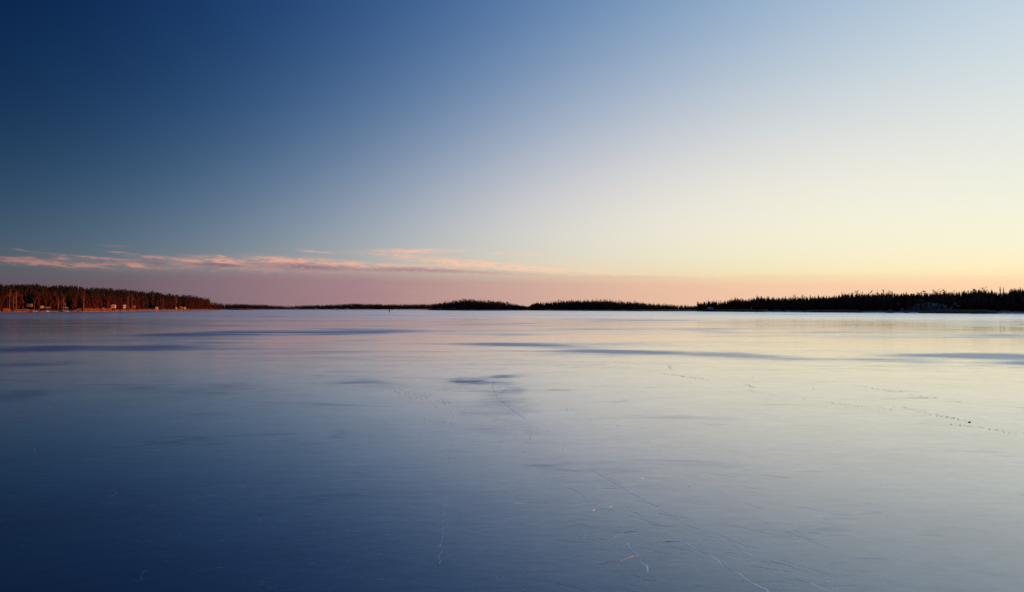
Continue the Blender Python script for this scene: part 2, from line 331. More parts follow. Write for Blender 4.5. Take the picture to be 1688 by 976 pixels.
LANDS = {}
def land(name, label, pts, depth, rise, seed=0.0, front=1.0):
    """pts: (pixel column, pixel row of the waterline); land runs back from there"""
    xs = [p[0] for p in pts]; ys = [p[1] for p in pts]
    n = int((xs[-1]-xs[0])/3)+2; cols = np.linspace(xs[0], xs[-1], n)
    offs = [-.5, 0, 1.5, 4, 9, 18, 35, 70, depth]; hs = [-.15, .05, .36, .75, 1.15, 1.6, 1.8, 2.0, 2.2]
    V = []; F = []
    for i, c in enumerate(cols):
        yy = float(np.interp(c, xs, ys)); X0, D0 = GP(c, yy); ux, uy = (c-CX)/FOC, 1.0
        D0 += (noise.noise(Vector((c*.15, seed, 0))))*D0*.012
        end = min(1, min(i, n-1-i)/5.0+.08)
        for o_, h in zip(offs, hs):
            d = D0+o_; hh = h*rise*end*(1+.5*noise.noise(Vector((c*.08, o_*.1, seed)))) if h > .1 else h*end
            V.append((ux*d, d, hh))
    k = len(offs)
    for i in range(n-1):
        for j in range(k-1): F.append((i*k+j, (i+1)*k+j, (i+1)*k+j+1, i*k+j+1))
    o = obj(name, V, F, 'ground', smooth=True); tag(o, label, kind='structure')
    def dist(c): return GP(c, float(np.interp(c, xs, ys)))[1]
    def gh(c, off): return float(np.interp(off, offs, hs))*rise*.92
    return dist, gh
L_pts = [(-330,517.5),(-150,516),(4,514.6),(60,514.3),(140,513.9),(190,513.3),(250,512.6),(310,511.9),(362,511.3)]
I1_pts = [(706,511.4),(760,511.8),(830,511.9),(885,511.9)]
I2_pts = [(868,511.8),(960,512.3),(1060,513.0),(1160,513.4)]
R_pts = [(1140,513.3),(1200,513.9),(1290,514.6),(1400,515.3),(1500,516.2),(1600,517.0),(1690,517.4),(1850,519),(2100,522),(2520,527)]
F_pts = [(330,510.25),(520,510.3),(720,510.35)]
dL, hL = land('left_shore_ground', 'low sunlit bank of dry grass under the left wood', L_pts, 420, 1.15, 1.0)
dI, hI = land('island_shore_ground', 'dark low bank of the middle wooded point', I1_pts, 200, .8, 2.0)
dJ, hJ = land('point_shore_ground', 'dark low bank right of the middle point', I2_pts, 200, .8, 3.0)
dR, hR = land('right_shore_ground', 'shaded low bank under the right wood', R_pts, 260, 1.1, 4.0)
dF, hF = land('far_shore_ground', 'far low shore across the lake', F_pts, 500, 1.5, 5.0)

# ------------------------------------------------------------------ trees (unit height = 1, scaled when placed)
def spruce_mesh(rs, width=.15, n=230, start=.05, gap=.1):
    r = random.Random(rs); c = MB(); tr = MB()
    tr.tube((0,0,0), (0,0,.97), .011, .002, 5)
    lev = 24
    for i in range(lev):
        z = start+(1-start)*(i/lev)**.92; wr = width*(1-(z-start)/(1-start))**.85*(.75+.5*r.random())+.006
        k = max(4, int(n/lev*(1.4-z)))
        a0 = r.random()*6
        for j in range(k):
            if r.random() < gap: continue
            a = a0+2*math.pi*j/k+r.uniform(-.2,.2); w = wr*r.uniform(.65,1.2); ca, sa = math.cos(a), math.sin(a)
            tip = (ca*w, sa*w, z-w*.45+r.uniform(-.01,.012)); s = .35*w+.006
            c.tri((0,0,z+.022), (ca*w*.6-sa*s, sa*w*.6+ca*s, z-w*.35), tip)
            c.tri((0,0,z+.022), tip, (ca*w*.6+sa*s, sa*w*.6-ca*s, z-w*.38))
            c.tri((ca*w*.3,sa*w*.3,z+.01), (ca*w*.75,sa*w*.75,z-w*.3-.03), tip)
    c.tri((-.006,0,.95),(.006,0,.95),(0,0,1.0)); c.tri((0,-.006,.95),(0,.006,.95),(0,0,1.0))
    return tr, c
def pine_mesh(rs, n=620):
    r = random.Random(rs); c = MB(); tr = MB()
    bend = r.uniform(-.02,.02)
    tr.tube((0,0,0), (bend,0,.5), .013, .010, 6); tr.tube((bend,0,.5), (0,bend,.93), .010, .003, 5)
    cl = []
    for i in range(13):
        z = r.uniform(.48,.95); a = r.random()*6.28; rr = .15*math.sin(math.pi*min(1,(1.03-z)/.62))**.7*r.uniform(.3,1.1)
        p = (rr*math.cos(a), rr*math.sin(a), z); cl.append((p, r.uniform(.035,.07)))
        tr.tube((0,0,z-.05), p, .004, .0015, 3)
    cl.append(((0,0,.95), .05))
    for i in range(n):
        p, s = r.choice(cl); d = Vector((r.gauss(0,1), r.gauss(0,1), r.gauss(0,.6)))
        d = d.normalized()*s*r.random()**.4; q = Vector(p)+d; q.z = min(q.z, 1.0); e = .017
        u = Vector((r.uniform(-1,1), r.uniform(-1,1), r.uniform(-1,1)))*e; w = Vector((r.uniform(-1,1), r.uniform(-1,1), r.uniform(-1,1)))*e
        c.tri(q-u, q+u, q+w)
    return tr, c
def birch_mesh(rs, n=420, spread=.17):
    r = random.Random(rs); c = MB(); tr = MB()
    lean = r.uniform(-.03,.03)
    tr.tube((0,0,0), (lean,0,.45), .0095, .007, 5); tr.tube((lean,0,.45), (lean*1.5,r.uniform(-.02,.02),.92), .007, .0015, 4)
    limbs = []
    for i in range(16):
        z = r.uniform(.25,.88); a = r.random()*6.28; L = (.24*(1.08-z)+.07)*r.uniform(.7,1.2)
        q = Vector((lean*z*1.5+math.cos(a)*L*spread/.2, math.sin(a)*L*spread/.2, min(.98, z+L*.95))); p = Vector((lean*min(1.5,z*2), 0, z))
        limbs.append((p, q)); tr.tube(p, q, .003, .001, 3)
    for i in range(n):
        p, q = r.choice(limbs); b = p.lerp(q, r.random()**.7); d = (q-p).normalized()*.6+Vector((r.gauss(0,.5), r.gauss(0,.5), r.gauss(.35,.4)))
        e = b+d.normalized()*r.uniform(.03,.085); e.z = min(e.z, 1.0)
        s = Vector((r.uniform(-1,1), r.uniform(-1,1), 0)).normalized()*.0028
        c.tri(b-s, b+s, e)
    return tr, c
KIND = {}
def protos(kind, fn, tm, cm, seeds, **kw):
    KIND[kind] = []
    for s in seeds:
        tr, c = fn(s, **kw)
        a = tr.build('trunk', tm); b = c.build('crown', cm); j = None
        v = tr.v+c.v; f = tr.f+[tuple(i+len(tr.v) for i in g) for g in c.f]
        j = obj(kind, v, f, [tm, cm], mi=[0]*len(tr.f)+[1]*len(c.f))
        KIND[kind].append((a.data, b.data, j.data))
        for o in (a, b, j): bpy.data.objects.remove(o)
protos('spruce_tree', spruce_mesh, 'bark', 'needle', range(10, 15))
protos('narrow_spruce_tree', spruce_mesh, 'bark', 'needle', range(20, 23), width=.10, n=200)
protos('pine_tree', pine_mesh, 'pinebark', 'pineneedle', range(30, 35))
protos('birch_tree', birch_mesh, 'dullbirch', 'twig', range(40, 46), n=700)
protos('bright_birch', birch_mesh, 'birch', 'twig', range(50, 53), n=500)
protos('brown_birch_tree', birch_mesh, 'dullbirch', 'browntwig', range(60, 65), n=650)
CAT = dict(brown_birch_tree='birch', spruce_tree='spruce', narrow_spruce_tree='spruce', pine_tree='pine', birch_tree='birch', bright_birch='birch')
def tree(kind, c, off, dist, gh, top, label, group, parts=True, fat=1.0, gz=None):
    """c: pixel column, off: metres behind the waterline, top: pixel row its top reaches"""
    d = dist(c)+off; x = (c-CX)/FOC*d; z = gh(c, off)-.15 if gz is None else gz
    h = CAMH+(HOR-top)/FOC*d - z
    tm, cm, jm = random.choice(KIND[kind])
    nm = 'spruce_tree' if 'spruce' in kind else 'birch_tree' if 'birch' in kind else kind
    if parts:
        r = empty(nm, (x, d, z), random.random()*6.28)
        for n_, me in (('trunk', tm), ('crown', cm)):
            o = bpy.data.objects.new(n_, me); COL.objects.link(o); o.parent = r
    else:
        r = bpy.data.objects.new(nm, jm); COL.objects.link(r); r.location = (x, d, z); r.rotation_euler = (0,0,random.random()*6.28)
    r.scale = (h*fat, h*fat, h)
    tag(r, label, CAT[kind], group); return r

def prof(pts, c): return float(np.interp(c, [p[0] for p in pts], [p[1] for p in pts]))
def seg(segs, c):
    for lim, s in segs:
        if c < lim: return s
    return segs[-1][1]

# left wood: tall pines over reddish bare birches
topL = [(-330,462),(4,469.5),(60,469),(75,472),(100,471),(125,471.5),(140,475),(160,474.5),(185,476),(200,477),(215,478),(245,481),(252,479),(270,484),(290,485.5),(318,487),(330,489),(345,492),(356,497),(364,503),(368,508)]
sL = [(60,'above the sunlit grass at the left frame edge'),(130,'behind the dark boulders of the left shore'),(185,'behind the orange reed mound of the left shore'),(245,'around the cream houses of the left shore'),(300,'around the small white boathouse on the left shore'),(999,'at the lakeward tip of the left wood')]
for row, (off, lo, hi) in enumerate([(75, 0, 2), (50, 0, 4), (30, 2, 10)]):
    for c in np.arange(-24 if row else -10, 340, 8.4):
        c2 = c+random.uniform(-3, 3); s = seg(sL, c2); w_ = ('tall skyline', 'dark middle row', 'reddish nearer')[row]
        tree('pine_tree', c2, off+random.uniform(-6,6), dL, hL, prof(topL, c2)+random.uniform(lo-1.4, hi), '%s pine %s' % (w_, s), '%s pines %s' % (w_, s), fat=random.uniform(.9,1.25))
for off, lo, hi, st in [(26, 6, 14, 9), (18, 10, 20, 7.5), (12, 12, 24, 9)]:
    for c in np.arange(-8, 352, st):
        c2 = c+random.uniform(-3, 3); s = seg(sL, c2)
        if random.random() < .12 or any(a_ < c2 < b_ for a_, b_ in ((36,58),(103,122),(128,136),(166,174),(232,262),(296,308))): continue
        p = prof(topL, c2); top = min(p+random.uniform(lo, hi)*(500-p)/31, 503)
        tree('birch_tree', c2, off+random.uniform(-3,3), dL, hL, top, '%s row red birch %s' % ({26:'rear',18:'middle',12:'foremost'}[off], s), '%s red birches %s' % ({26:'rear',18:'middle',12:'foremost'}[off], s), fat=random.uniform(.9,1.3))
for c, up in [(330,2),(337,3),(342,-1),(346,0),(350,2),(353,2),(356,1),(360,0),(364,1),(339,5),(348,5),(366,2)]:
    tree('birch_tree', c, random.uniform(14,30), dL, hL, prof(topL, c)+up, 'small bare red birch at the lakeward tip of the left wood', 'red birches at the tip of the left wood', fat=1.5)
tree('spruce_tree', 251.5, 40, dL, hL, 477, 'pointed dark spruce rising above the pine tops behind the white boathouse', None, fat=1.0)
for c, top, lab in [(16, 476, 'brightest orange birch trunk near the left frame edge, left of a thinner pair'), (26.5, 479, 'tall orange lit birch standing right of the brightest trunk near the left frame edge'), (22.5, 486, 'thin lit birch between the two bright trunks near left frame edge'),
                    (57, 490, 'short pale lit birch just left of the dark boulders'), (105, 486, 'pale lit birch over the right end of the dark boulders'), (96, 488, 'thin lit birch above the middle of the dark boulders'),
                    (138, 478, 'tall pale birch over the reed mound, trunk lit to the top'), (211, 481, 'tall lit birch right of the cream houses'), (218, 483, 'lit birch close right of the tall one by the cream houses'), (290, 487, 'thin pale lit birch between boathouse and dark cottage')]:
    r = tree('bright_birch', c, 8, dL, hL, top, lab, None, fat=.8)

# right wood: dark spruces, leafless birch heads above them
topR = [(1140,503),(1152,499),(1165,497.5),(1185,497),(1200,493.5),(1214,491.5),(1232,492),(1248,488.5),(1262,489.5),(1300,489.5),(1330,488),(1370,487.5),(1395,483.5),(1420,484),(1440,483),(1470,483),(1500,483),(1540,482),(1580,481),(1610,478),(1630,479),(1645,483),(1655,482),(1670,477),(1690,476),(2100,462)]
sR = [(1200,'around the boathouse at the left end of the right wood'),(1300,'behind the tan reeds right of the boathouse'),(1410,'behind the middle reed strip of the right shore'),(1500,'behind the snowy boulders of the right shore'),(1590,'by the snowy rock slope of the right wood'),(9999,'behind the last reed bed at the right frame edge')]
for row, (off, lo, hi, st) in enumerate([(62, -1, 2.5, 6.6), (30, 0, 7, 7.2)]):
    for c in np.arange(1150+row*2, 1705, st):
        c2 = c+random.uniform(-3, 3); s = seg(sR, c2)
        k = 'narrow_spruce_tree' if random.random() < .3 else 'spruce_tree'
        tree(k, c2, off+random.uniform(-6,6), dR, hR, prof(topR, c2)+random.uniform(lo-2.2, hi), '%s spruce %s' % (('skyline','front row')[row], s), '%s spruces %s' % (('skyline','front row')[row], s), fat=random.uniform(1.4,2.0))
for off, lo, hi, st in [(15, 3, 12, 8), (9, 8, 18, 9), (44, -2, 3, 11)]:
    for c in np.arange(1160, 1705, st):
        c2 = c+random.uniform(-4, 4); s = seg(sR, c2)
        tree('brown_birch_tree', c2, off+random.uniform(-3,3), dR, hR, min(505, prof(topR, c2)+random.uniform(lo, hi)), '%s row brown birch %s' % ({15:'middle',9:'foremost',44:'rear'}[off], s), '%s brown birches %s' % ({15:'middle',9:'foremost',44:'rear'}[off], s), fat=random.uniform(.9,1.3))
for c, top, k, lab in [
    (1167.5,493,'spruce_tree','lone pointed spruce directly above the boathouse roof'), (1149.5,496,'brown_birch_tree','thin bare tree at the very left end of the right wood'),
    (1248,485.5,'spruce_tree','broad pointed spruce highest between boathouse and middle reed strip'), (1213,489.5,'spruce_tree','pointed spruce right of the boathouse, second highest there'),
    (1311,484.5,'brown_birch_tree','wide bare birch head over the left part of the middle reeds'), (1324,485,'brown_birch_tree','bare birch head right of the wide one over the middle reeds'),
    (1388,480.5,'narrow_spruce_tree','slim spruce spire, first of the tall spires over the middle reeds'), (1392.5,482,'narrow_spruce_tree','second slim spire beside the tallest over the middle reeds'),
    (1413,478.5,'brown_birch_tree','round bare birch head left of the snowy boulders'), (1434,478,'brown_birch_tree','large fluffy bare birch head above the snowy boulders'),
    (1458,476.5,'brown_birch_tree','tallest bare birch head right of the large fluffy one'), (1465,478,'brown_birch_tree','smaller bare birch head touching the tallest one'),
    (1471,480,'narrow_spruce_tree','slim spire close right of the twin birch heads'), (1523,478.5,'pine_tree','bushy topped pine left of the snowy rock slope'),
    (1556,476.5,'pine_tree','round bushy pine top above the snowy rock slope'), (1571,475,'brown_birch_tree','bare birch head right of the round pine top'),
    (1544,476,'brown_birch_tree','bare thin birch left of the round pine top'), (1606,476,'pine_tree','dense pine top left of the bare birch near the right edge'),
    (1622,472,'brown_birch_tree','bare open birch rising over the wood left of the twin spires'), (1635,475.5,'spruce_tree','single spruce between bare birch and twin spires'),
    (1649,471.5,'narrow_spruce_tree','left one of the tall dark twin spires near the right edge'), (1654.5,472.5,'narrow_spruce_tree','right one of the tall dark twin spires near the right edge'),
    (1673,474,'spruce_tree','broad spruce just inside the right frame edge'), (1682,472.5,'spruce_tree','rightmost spruce cut by the frame edge')]:
    tree(k, c, 26, dR, hR, top, lab, None, fat={'narrow_spruce_tree': 1.25, 'brown_birch_tree': 1.2}.get(k, 1.1))

# middle point and the point right of it
topI = [(708,503),(716,499.5),(730,497.5),(742,496),(760,493.5),(775,493),(800,494.5),(820,495),(840,498),(852,501),(862,503),(874,504.5)]
topJ = [(868,504.5),(876,501.5),(884,498.5),(905,496.5),(925,494.5),(945,494),(975,493.5),(1000,493.5),(1020,495),(1050,496.5),(1075,499),(1100,500),(1125,501.5),(1150,502)]
for off, lo, hi, st in [(60,-1,1.5,4.6),(35,-.5,3,4.6),(18,1,5,5.5)]:
    for c in np.arange(712, 872, st):
        c2 = c+random.uniform(-2,2); k = random.choice(['spruce_tree','spruce_tree','brown_birch_tree','pine_tree'])
        s = ('left end','crest','right slope','low right end')[min(3, int((c2-712)//40))]
        tree(k, c2, off, dI, hI, prof(topI, c2)+random.uniform(lo, hi), 'small dark %s on the %s of the middle point' % (CAT[k], s), '%ss on the %s of the middle point' % (CAT[k], s), parts=False, fat=1.45)
for off, lo, hi, st in [(70,-1.8,1.5,5.2),(30,0,4,5.5)]:
    for c in np.arange(884, 1152, st):
        c2 = c+random.uniform(-2,2); k = random.choice(['spruce_tree','narrow_spruce_tree','spruce_tree','brown_birch_tree'])
        s = ('left end','left rise','top','right slope','low right end')[max(0, min(4, int((c2-884)//54)))]+(' skyline' if off > 50 else ' front')
        tree(k, c2, off, dJ, hJ, prof(topJ, c2)+random.uniform(lo, hi), 'small dark %s on the %s of the long point' % (CAT[k], s), '%ss on the %s of the long point' % (CAT[k], s), parts=False, fat=1.45)
tree('spruce_tree', 734, 20, dI, hI, 494.5, 'pointed dark spruce standing out at the left end of the middle point', None, parts=False, fat=1.3)
tree('pine_tree', 764, 20, dI, hI, 492, 'broad pine at the crest of the middle point', None, parts=False, fat=1.5)

def wood_mass(name, label, span, dist, gh, topf, offs, n, size, m, drop, seed, hmin=0.0):
    """dense inner wood or far wood: one mesh of many small branch faces grouped as narrow crowns"""
    r = np.random.default_rng(seed); V = []; F = []
    for i in range(n):
        c = r.uniform(*span)
        if m == 'scrub' and c < 330 and any(a_ < c < b_ for a_, b_ in ((38,56),(105,120),(167,173),(236,258),(298,306))): continue
        off = r.uniform(*offs); d = dist(c)+off; x = (c-CX)/FOC*d; z0 = gh(c, off)-.3
        top = CAMH+(HOR-(topf(c)+r.uniform(*drop)))/FOC*d; h = max(top-z0, 1.0)*r.uniform(.75, 1)+hmin
        w = h*size*r.uniform(.7,1.3)
        for k in range(7):
            zz = z0+h*(k/7.)**1.0; ww = w*(1-.85*k/7.)*r.uniform(.6,1.2); a = r.uniform(0,3.14)
            for b in (a, a+1.57):
                n0 = len(V); ca, sa = math.cos(b), math.sin(b)
                V += [(x-ca*ww, d-sa*ww, zz+r.uniform(-.03,.03)*h), (x+ca*ww, d+sa*ww, zz+r.uniform(-.03,.03)*h), (x+r.uniform(-.1,.1)*ww, d, zz+h*.27)]
                F.append((n0, n0+1, n0+2))
    for k in range(len(V)):
        pass
    o = obj(name, V, F, m); tag(o, label, 'wood', kind='stuff'); return o
wood_mass('dense_wood', 'dense dark inner trees filling the left wood', (-40,345), dL, hL, lambda c: prof(topL, c), (40,110), 3800, .18, 'pineneedle', (1,7), 1)
wood_mass('dense_wood', 'dense dark inner trees filling the right wood', (1150,1720), dR, hR, lambda c: prof(topR, c), (30,100), 6000, .15, 'needle', (1.2,9), 2)
wood_mass('dense_wood', 'unseen continuation of the right wood to the right, added to shade it', (1715,2500), dR, hR, lambda c: prof(topR, min(c,2100)), (5,80), 5000, .13, 'needle', (0,20), 12)  # unseen trees beyond the frame, added to shade the right wood
wood_mass('dense_wood', 'dense dark inner trees of the middle point', (712,876), dI, hI, lambda c: prof(topI, c), (15,70), 1600, .15, 'needle', (1,5.5), 3)
wood_mass('dense_wood', 'dense dark inner trees of the long point', (870,1165), dJ, hJ, lambda c: prof(topJ, c), (15,80), 2600, .15, 'needle', (1.2,5.5), 4)
topF = [(330,501.5),(372,500.5),(400,500.5),(430,501.5),(470,503.8),(500,502.8),(540,501.8),(580,499.8),(610,500.5),(650,501.2),(690,500.8),(725,500.5)]
wood_mass('far_wood', 'low far wood along the horizon left of the middle point', (335,728), dF, hF, lambda c: prof(topF, c), (10,120), 3600, .16, 'needle', (-.3,3), 5)
# leafless brush along the shore under the trees
wood_mass('shore_scrub', 'leafless red brown scrub under the left wood', (-30,366), dL, hL, lambda c: min(506, prof(topL, c)+20), (9,24), 1500, .22, 'scrub', (-8,6), 6)
wood_mass('shore_scrub', 'leafless brown scrub under the right wood', (1150,1720), dR, hR, lambda c: 502, (8,22), 2000, .22, 'scrub', (-6,8), 7)
wood_mass('shore_scrub', 'brown scrub on the low saddle between the two middle points', (850,892), dJ if False else dI, hI, lambda c: prof(topJ, c) if c > 872 else prof(topI, c), (10,60), 500, .2, 'scrub', (0,4), 8)
wood_mass('shore_scrub', 'reddish bare brush on the far shore near the standing person', (618,648), dF, hF, lambda c: 502, (5,30), 220, .2, 'twig', (0,4), 9)

# ------------------------------------------------------------------ reeds, snow edge
def reeds(name, label, span, dist, offs, height, n, m='reed', seed=0, zf=None):
    r = np.random.default_rng(seed); V = []; F = []
    for i in range(n):
        c = r.uniform(*span)
        if m == 'litreed' and noise.noise(Vector((c*.13, i % 3*.15, 2))) < -.08: continue
        e = min(1, 4*min(c-span[0], span[1]-c)/(span[1]-span[0])+.25)
        off = r.uniform(*offs); d = dist(c)+off; x = (c-CX)/FOC*d; h = height*e*r.uniform(.6,1.1); z = max(0, .06*off) if off > 0 else 0
        w = r.uniform(.05,.12); l = r.uniform(-.25,.25); n0 = len(V); a = r.uniform(0,3.14)
        V += [(x-w*math.cos(a), d-w*math.sin(a), z), (x+w*math.cos(a), d+w*math.sin(a), z), (x+l, d, z+h)]; F.append((n0,n0+1,n0+2))
    o = obj(name, V, F, m); tag(o, label, 'reeds', kind='stuff'); return o
reeds('reed_bed', 'orange lit dry reeds at the left frame edge', (-30,22), dL, (0,14), 2.0, 5000, m='litreed', seed=1)
reeds('reed_bed', 'low orange reeds left of the dark boulders', (18,62), dL, (0,9), 1.3, 5000, m='litreed', seed=2)
reeds('reed_bed', 'orange reed mound right of the dark boulders', (118,196), dL, (0,12), 2.1, 9000, m='litreed', seed=3)
reeds('reed_bed', 'low red lit reeds below the cream houses', (186,262), dL, (0,8), 1.4, 7000, m='litreed', seed=4)
reeds('reed_bed', 'low reeds between boathouse and the tip of the left wood', (266,366), dL, (0,8), 1.2, 6000, m='litreed', seed=5)
reeds('reed_bed', 'tan reeds below and right of the boathouse', (1142,1262), dR, (0,12), 1.5, 8000, seed=6)
reeds('reed_bed', 'middle tan reed strip of the right shore', (1328,1424), dR, (0,10), 1.25, 6000, seed=7)
reeds('reed_bed', 'largest tan reed bed near the right frame edge', (1508,1650), dR, (0,14), 1.45, 12000, seed=8)
reeds('reed_bed', 'thin tan reed line under the long point', (884,1150), dJ, (0,6), .8, 5000, seed=9)
reeds('reed_bed', 'thin tan reed line under the middle point', (694,884), dI, (0,6), .7, 3500, seed=10)
def reef_d(c): return GP(c, 511.0)[1]
reeds('reed_bed', 'small isolated orange reed islet right of the left wood', (377,418), reef_d, (0,10), 1.9, 2500, m='litreed', seed=11)
o = obj('reef_ground', [(( c-CX)/FOC*(reef_d(c)+k), reef_d(c)+k, z) for c in range(368,424,4) for k, z in ((-1,-.05),(3,.45 if 374 < c < 416 else .05),(9,.5 if 374 < c < 416 else .05),(14,-.05))],
        [(i*4+j, (i+1)*4+j, (i+1)*4+j+1, i*4+j+1) for i in range(13) for j in range(3)], 'ground'); tag(o, 'tiny low islet right of the left wood', kind='structure')

def snow_edge(label, span, dist, w, gaps, seed, hgt=.22):
    V = []; F = []; n = int((span[1]-span[0])/1.2)
    for i in range(n+1):
        c = span[0]+(span[1]-span[0])*i/n; d0 = dist(c)-w*.9; s = max(0, noise.noise(Vector((c*.11, seed, 0)))+gaps)
        s = min(1, s*2.5)
        for k, z in ((0,0.004),(.35,.6),(.7,1),(1,.0)):
            d = d0+w*(.05+s)*k; V.append(((c-CX)/FOC*d, d, .004+z*hgt*s*(1+.4*noise.noise(Vector((c*.5, k*3, seed))))))
    for i in range(n):
        for j in range(3): F.append((i*4+j, (i+1)*4+j, (i+1)*4+j+1, i*4+j+1))
    o = obj('snow_edge', V, F, 'snow', smooth=True); tag(o, label, 'snow', kind='stuff')
snow_edge('thin rim of snow along the waterline of the left shore', (-60,366), dL, 9, .45, 1.5)
snow_edge('broken rim of snow along the waterline of the right shore', (1256,1332), dR, 6, .5, 2.5, .3)
snow_edge('rim of snow below the snowy boulders of the right shore', (1424,1514), dR, 7, .5, 3.5, .35)
snow_edge('short rim of snow at the right frame edge', (1640,1760), dR, 7, .5, 4.5, .35)

# ------------------------------------------------------------------ boulders
def boulder(c, off, dist, gz, s, label, group, snowy=True, flat=.5):
    d = dist(c)+off; bm = bmesh.new(); bmesh.ops.create_icosphere(bm, subdivisions=2, radius=1); sd = random.random()*50
    for v in bm.verts:
        v.co *= 1+.35*noise.noise(v.co*1.3+Vector((sd,0,0))); v.co.z *= flat
    for f in bm.faces: f.material_index = 1 if snowy and f.calc_center_median().z > .25*flat+.1*math.sin(sd*9+f.calc_center_median().x*4) else 0
    me = bpy.data.meshes.new('boulder'); bm.to_mesh(me); bm.free(); me.materials.append(MT['rock']); me.materials.append(MT['snow'])
    o = bpy.data.objects.new('boulder', me); COL.objects.link(o); o.location = ((c-CX)/FOC*d, d, gz); o.scale = (s*1.6, s, s); o.rotation_euler = (0,0,random.uniform(-.3,.3))
    tag(o, label, 'boulder', group); return o
for i in range(30):
    c = 58+i*2.35+random.uniform(-1,1); s = random.uniform(.5,1.1)
    boulder(c, random.uniform(-2,7), dL, .1, s, 'dark boulder in the low row on the left shore', 'boulders on the left shore', snowy=random.random() < .45, flat=.65)
for i in range(22):
    c = 1408+i*4.0+random.uniform(-2,2)
    boulder(c, random.uniform(-1,5), dR, .05, random.uniform(.35,.8), 'snow capped boulder at the waterline between the reed beds', 'snow capped boulders of the right shore')
for i in range(10):
    boulder(1256+i*7+random.uniform(-2,2), random.uniform(-1,3), dR, .05, random.uniform(.25,.5), 'small snow capped boulder right of the boathouse reeds', 'small boulders right of the boathouse reeds')
for i in range(12):
    c = random.choice([random.uniform(1505,1520), random.uniform(1520,1545), random.uniform(1530,1556), random.uniform(1480,1490), random.uniform(1566,1580)])
    boulder(c, 7.5+random.uniform(-1,1), dR, random.uniform(2.0,4.2), random.uniform(.18,.42), 'snowy rock on the slope inside the right wood', 'snowy rocks on the slope of the right wood')
sl_d = dR(1530)+9.5
V = []; F = []
for i in range(21):
    c = 1470+i*6
    e = math.sin(math.pi*i/20)
    for k, (oo, z) in enumerate(((-2.2,.6),(-.6,2.2*e+.5),(1.5,3.6*e+.5),(6,4.2*e+.5),(16,2.0))):
        d = dR(c)+9.5+oo; V.append(((c-CX)/FOC*d, d, z*(1+.25*noise.noise(Vector((c*.12,k*2.,0))))))
for i in range(20):
    for j in range(4): F.append((i*5+j, (i+1)*5+j, (i+1)*5+j+1, i*5+j+1))
o = obj('rock_slope', V, F, 'rock', smooth=False); tag(o, 'low rock slope in the right wood', kind='structure')

# ------------------------------------------------------------------ houses
def house(c, row_base, dist, off, wid, dep, hw, hr, rz, wall, roof, label, name='cottage', cat='cottage', windows=2, door=True, chimney=False, gable_front=False):
    d = dist(c)+off; x = (c-CX)/FOC*d; z = CAMH+(HOR-row_base)/FOC*d
    r = empty(name, (x, d, z), rz); tag(r, label, cat); r.scale = (.60,)*3
    b = MB()
    if gable_front:
        b.prism([(-wid/2,-1.2),(wid/2,-1.2),(wid/2,hw),(0,hw+hr),(-wid/2,hw)], -dep/2, dep/2)
    else:
        n = len(b.v); pts = [(-dep/2,-1.2),(dep/2,-1.2),(dep/2,hw),(0,hw+hr),(-dep/2,hw)]; k = 5
        b.v += [(-wid/2, y, zz) for y, zz in pts]+[(wid/2, y, zz) for y, zz in pts]
        b.f += [tuple(reversed(range(k))), tuple(range(k,2*k))]+[(i,(i+1)%k,k+(i+1)%k,k+i) for i in range(k)]
    b.build('wall', wall, r)
    rf = MB(); ov = .35; t_ = .12
    for s in (-1, 1):
        if gable_front:
            W2 = wid/2+ov; zz = hw-ov*hr/(wid/2)
            rf.v_ = None
            n = len(rf.v); rf.v += [(s*W2, -dep/2-ov, zz+.02),(0,-dep/2-ov,hw+hr+.02),(0,dep/2+ov,hw+hr+.02),(s*W2,dep/2+ov,zz+.02)]
        else:
            W2 = dep/2+ov; zz = hw-ov*hr/(dep/2)
            n = len(rf.v); rf.v += [(-wid/2-ov, s*W2, zz+.02),(-wid/2-ov,0,hw+hr+.02),(wid/2+ov,0,hw+hr+.02),(wid/2+ov,s*W2,zz+.02)]
        rf.v += [(a_, b_, c_+t_) for a_, b_, c_ in rf.v[n:n+4]]
        rf.f += [(n,n+1,n+2,n+3),(n+7,n+6,n+5,n+4)]+[(n+i,n+4+i,n+4+(i+1)%4,n+(i+1)%4) for i in range(4)]
    ro = rf.build('roof', roof, r)
    if chimney:
        ch = MB(); ch.box(-.3,.3,.2,.8,hw+hr*.4,hw+hr+.7); ch.build('chimney', 'rock', ro)
    fr = -dep/2
    xs = [(i+1)*wid/(windows+2)-wid/2 for i in range(windows+1)]
    for i, xx in enumerate(xs):
        if i == 0 and door:
            dd = MB(); dd.box(xx-.45,xx+.45,fr-.05,fr+.02,0.02,2.0); do = dd.build('door', 'brownwall', r)
            hh = MB(); hh.box(xx+.3,xx+.38,fr-.1,fr-.05,.95,1.05); hh.build('handle', 'darkroof', do)
            continue
        f_ = MB()
        for q in ((xx-.55,xx+.55,hw*.42-.08,hw*.42),(xx-.55,xx+.55,hw*.42+.9,hw*.42+.98),(xx-.55,xx-.47,hw*.42,hw*.42+.9),(xx+.47,xx+.55,hw*.42,hw*.42+.9),(xx-.03,xx+.03,hw*.42,hw*.42+.9)):
            f_.box(q[0],q[1],fr-.06,fr+.02,q[2],q[3])
        fo = f_.build('window', 'white', r)
        g_ = MB(); g_.box(xx-.47,xx+.47,fr-.03,fr+.01,hw*.42,hw*.42+.9); g_.build('pane', 'glass', fo)
    return r
R_ = math.radians
house(187, 506.5, dL, 9, 4.6, 5, 2.3, .9, R_(20), 'yellowwall', 'snow', 'left one of the pair of cream cottages on the left shore', gable_front=True)
house(204, 506.8, dL, 8, 4.6, 4.5, 2.2, .9, R_(35), 'yellowwall', 'snow', 'right one of the pair of cream cottages on the left shore')
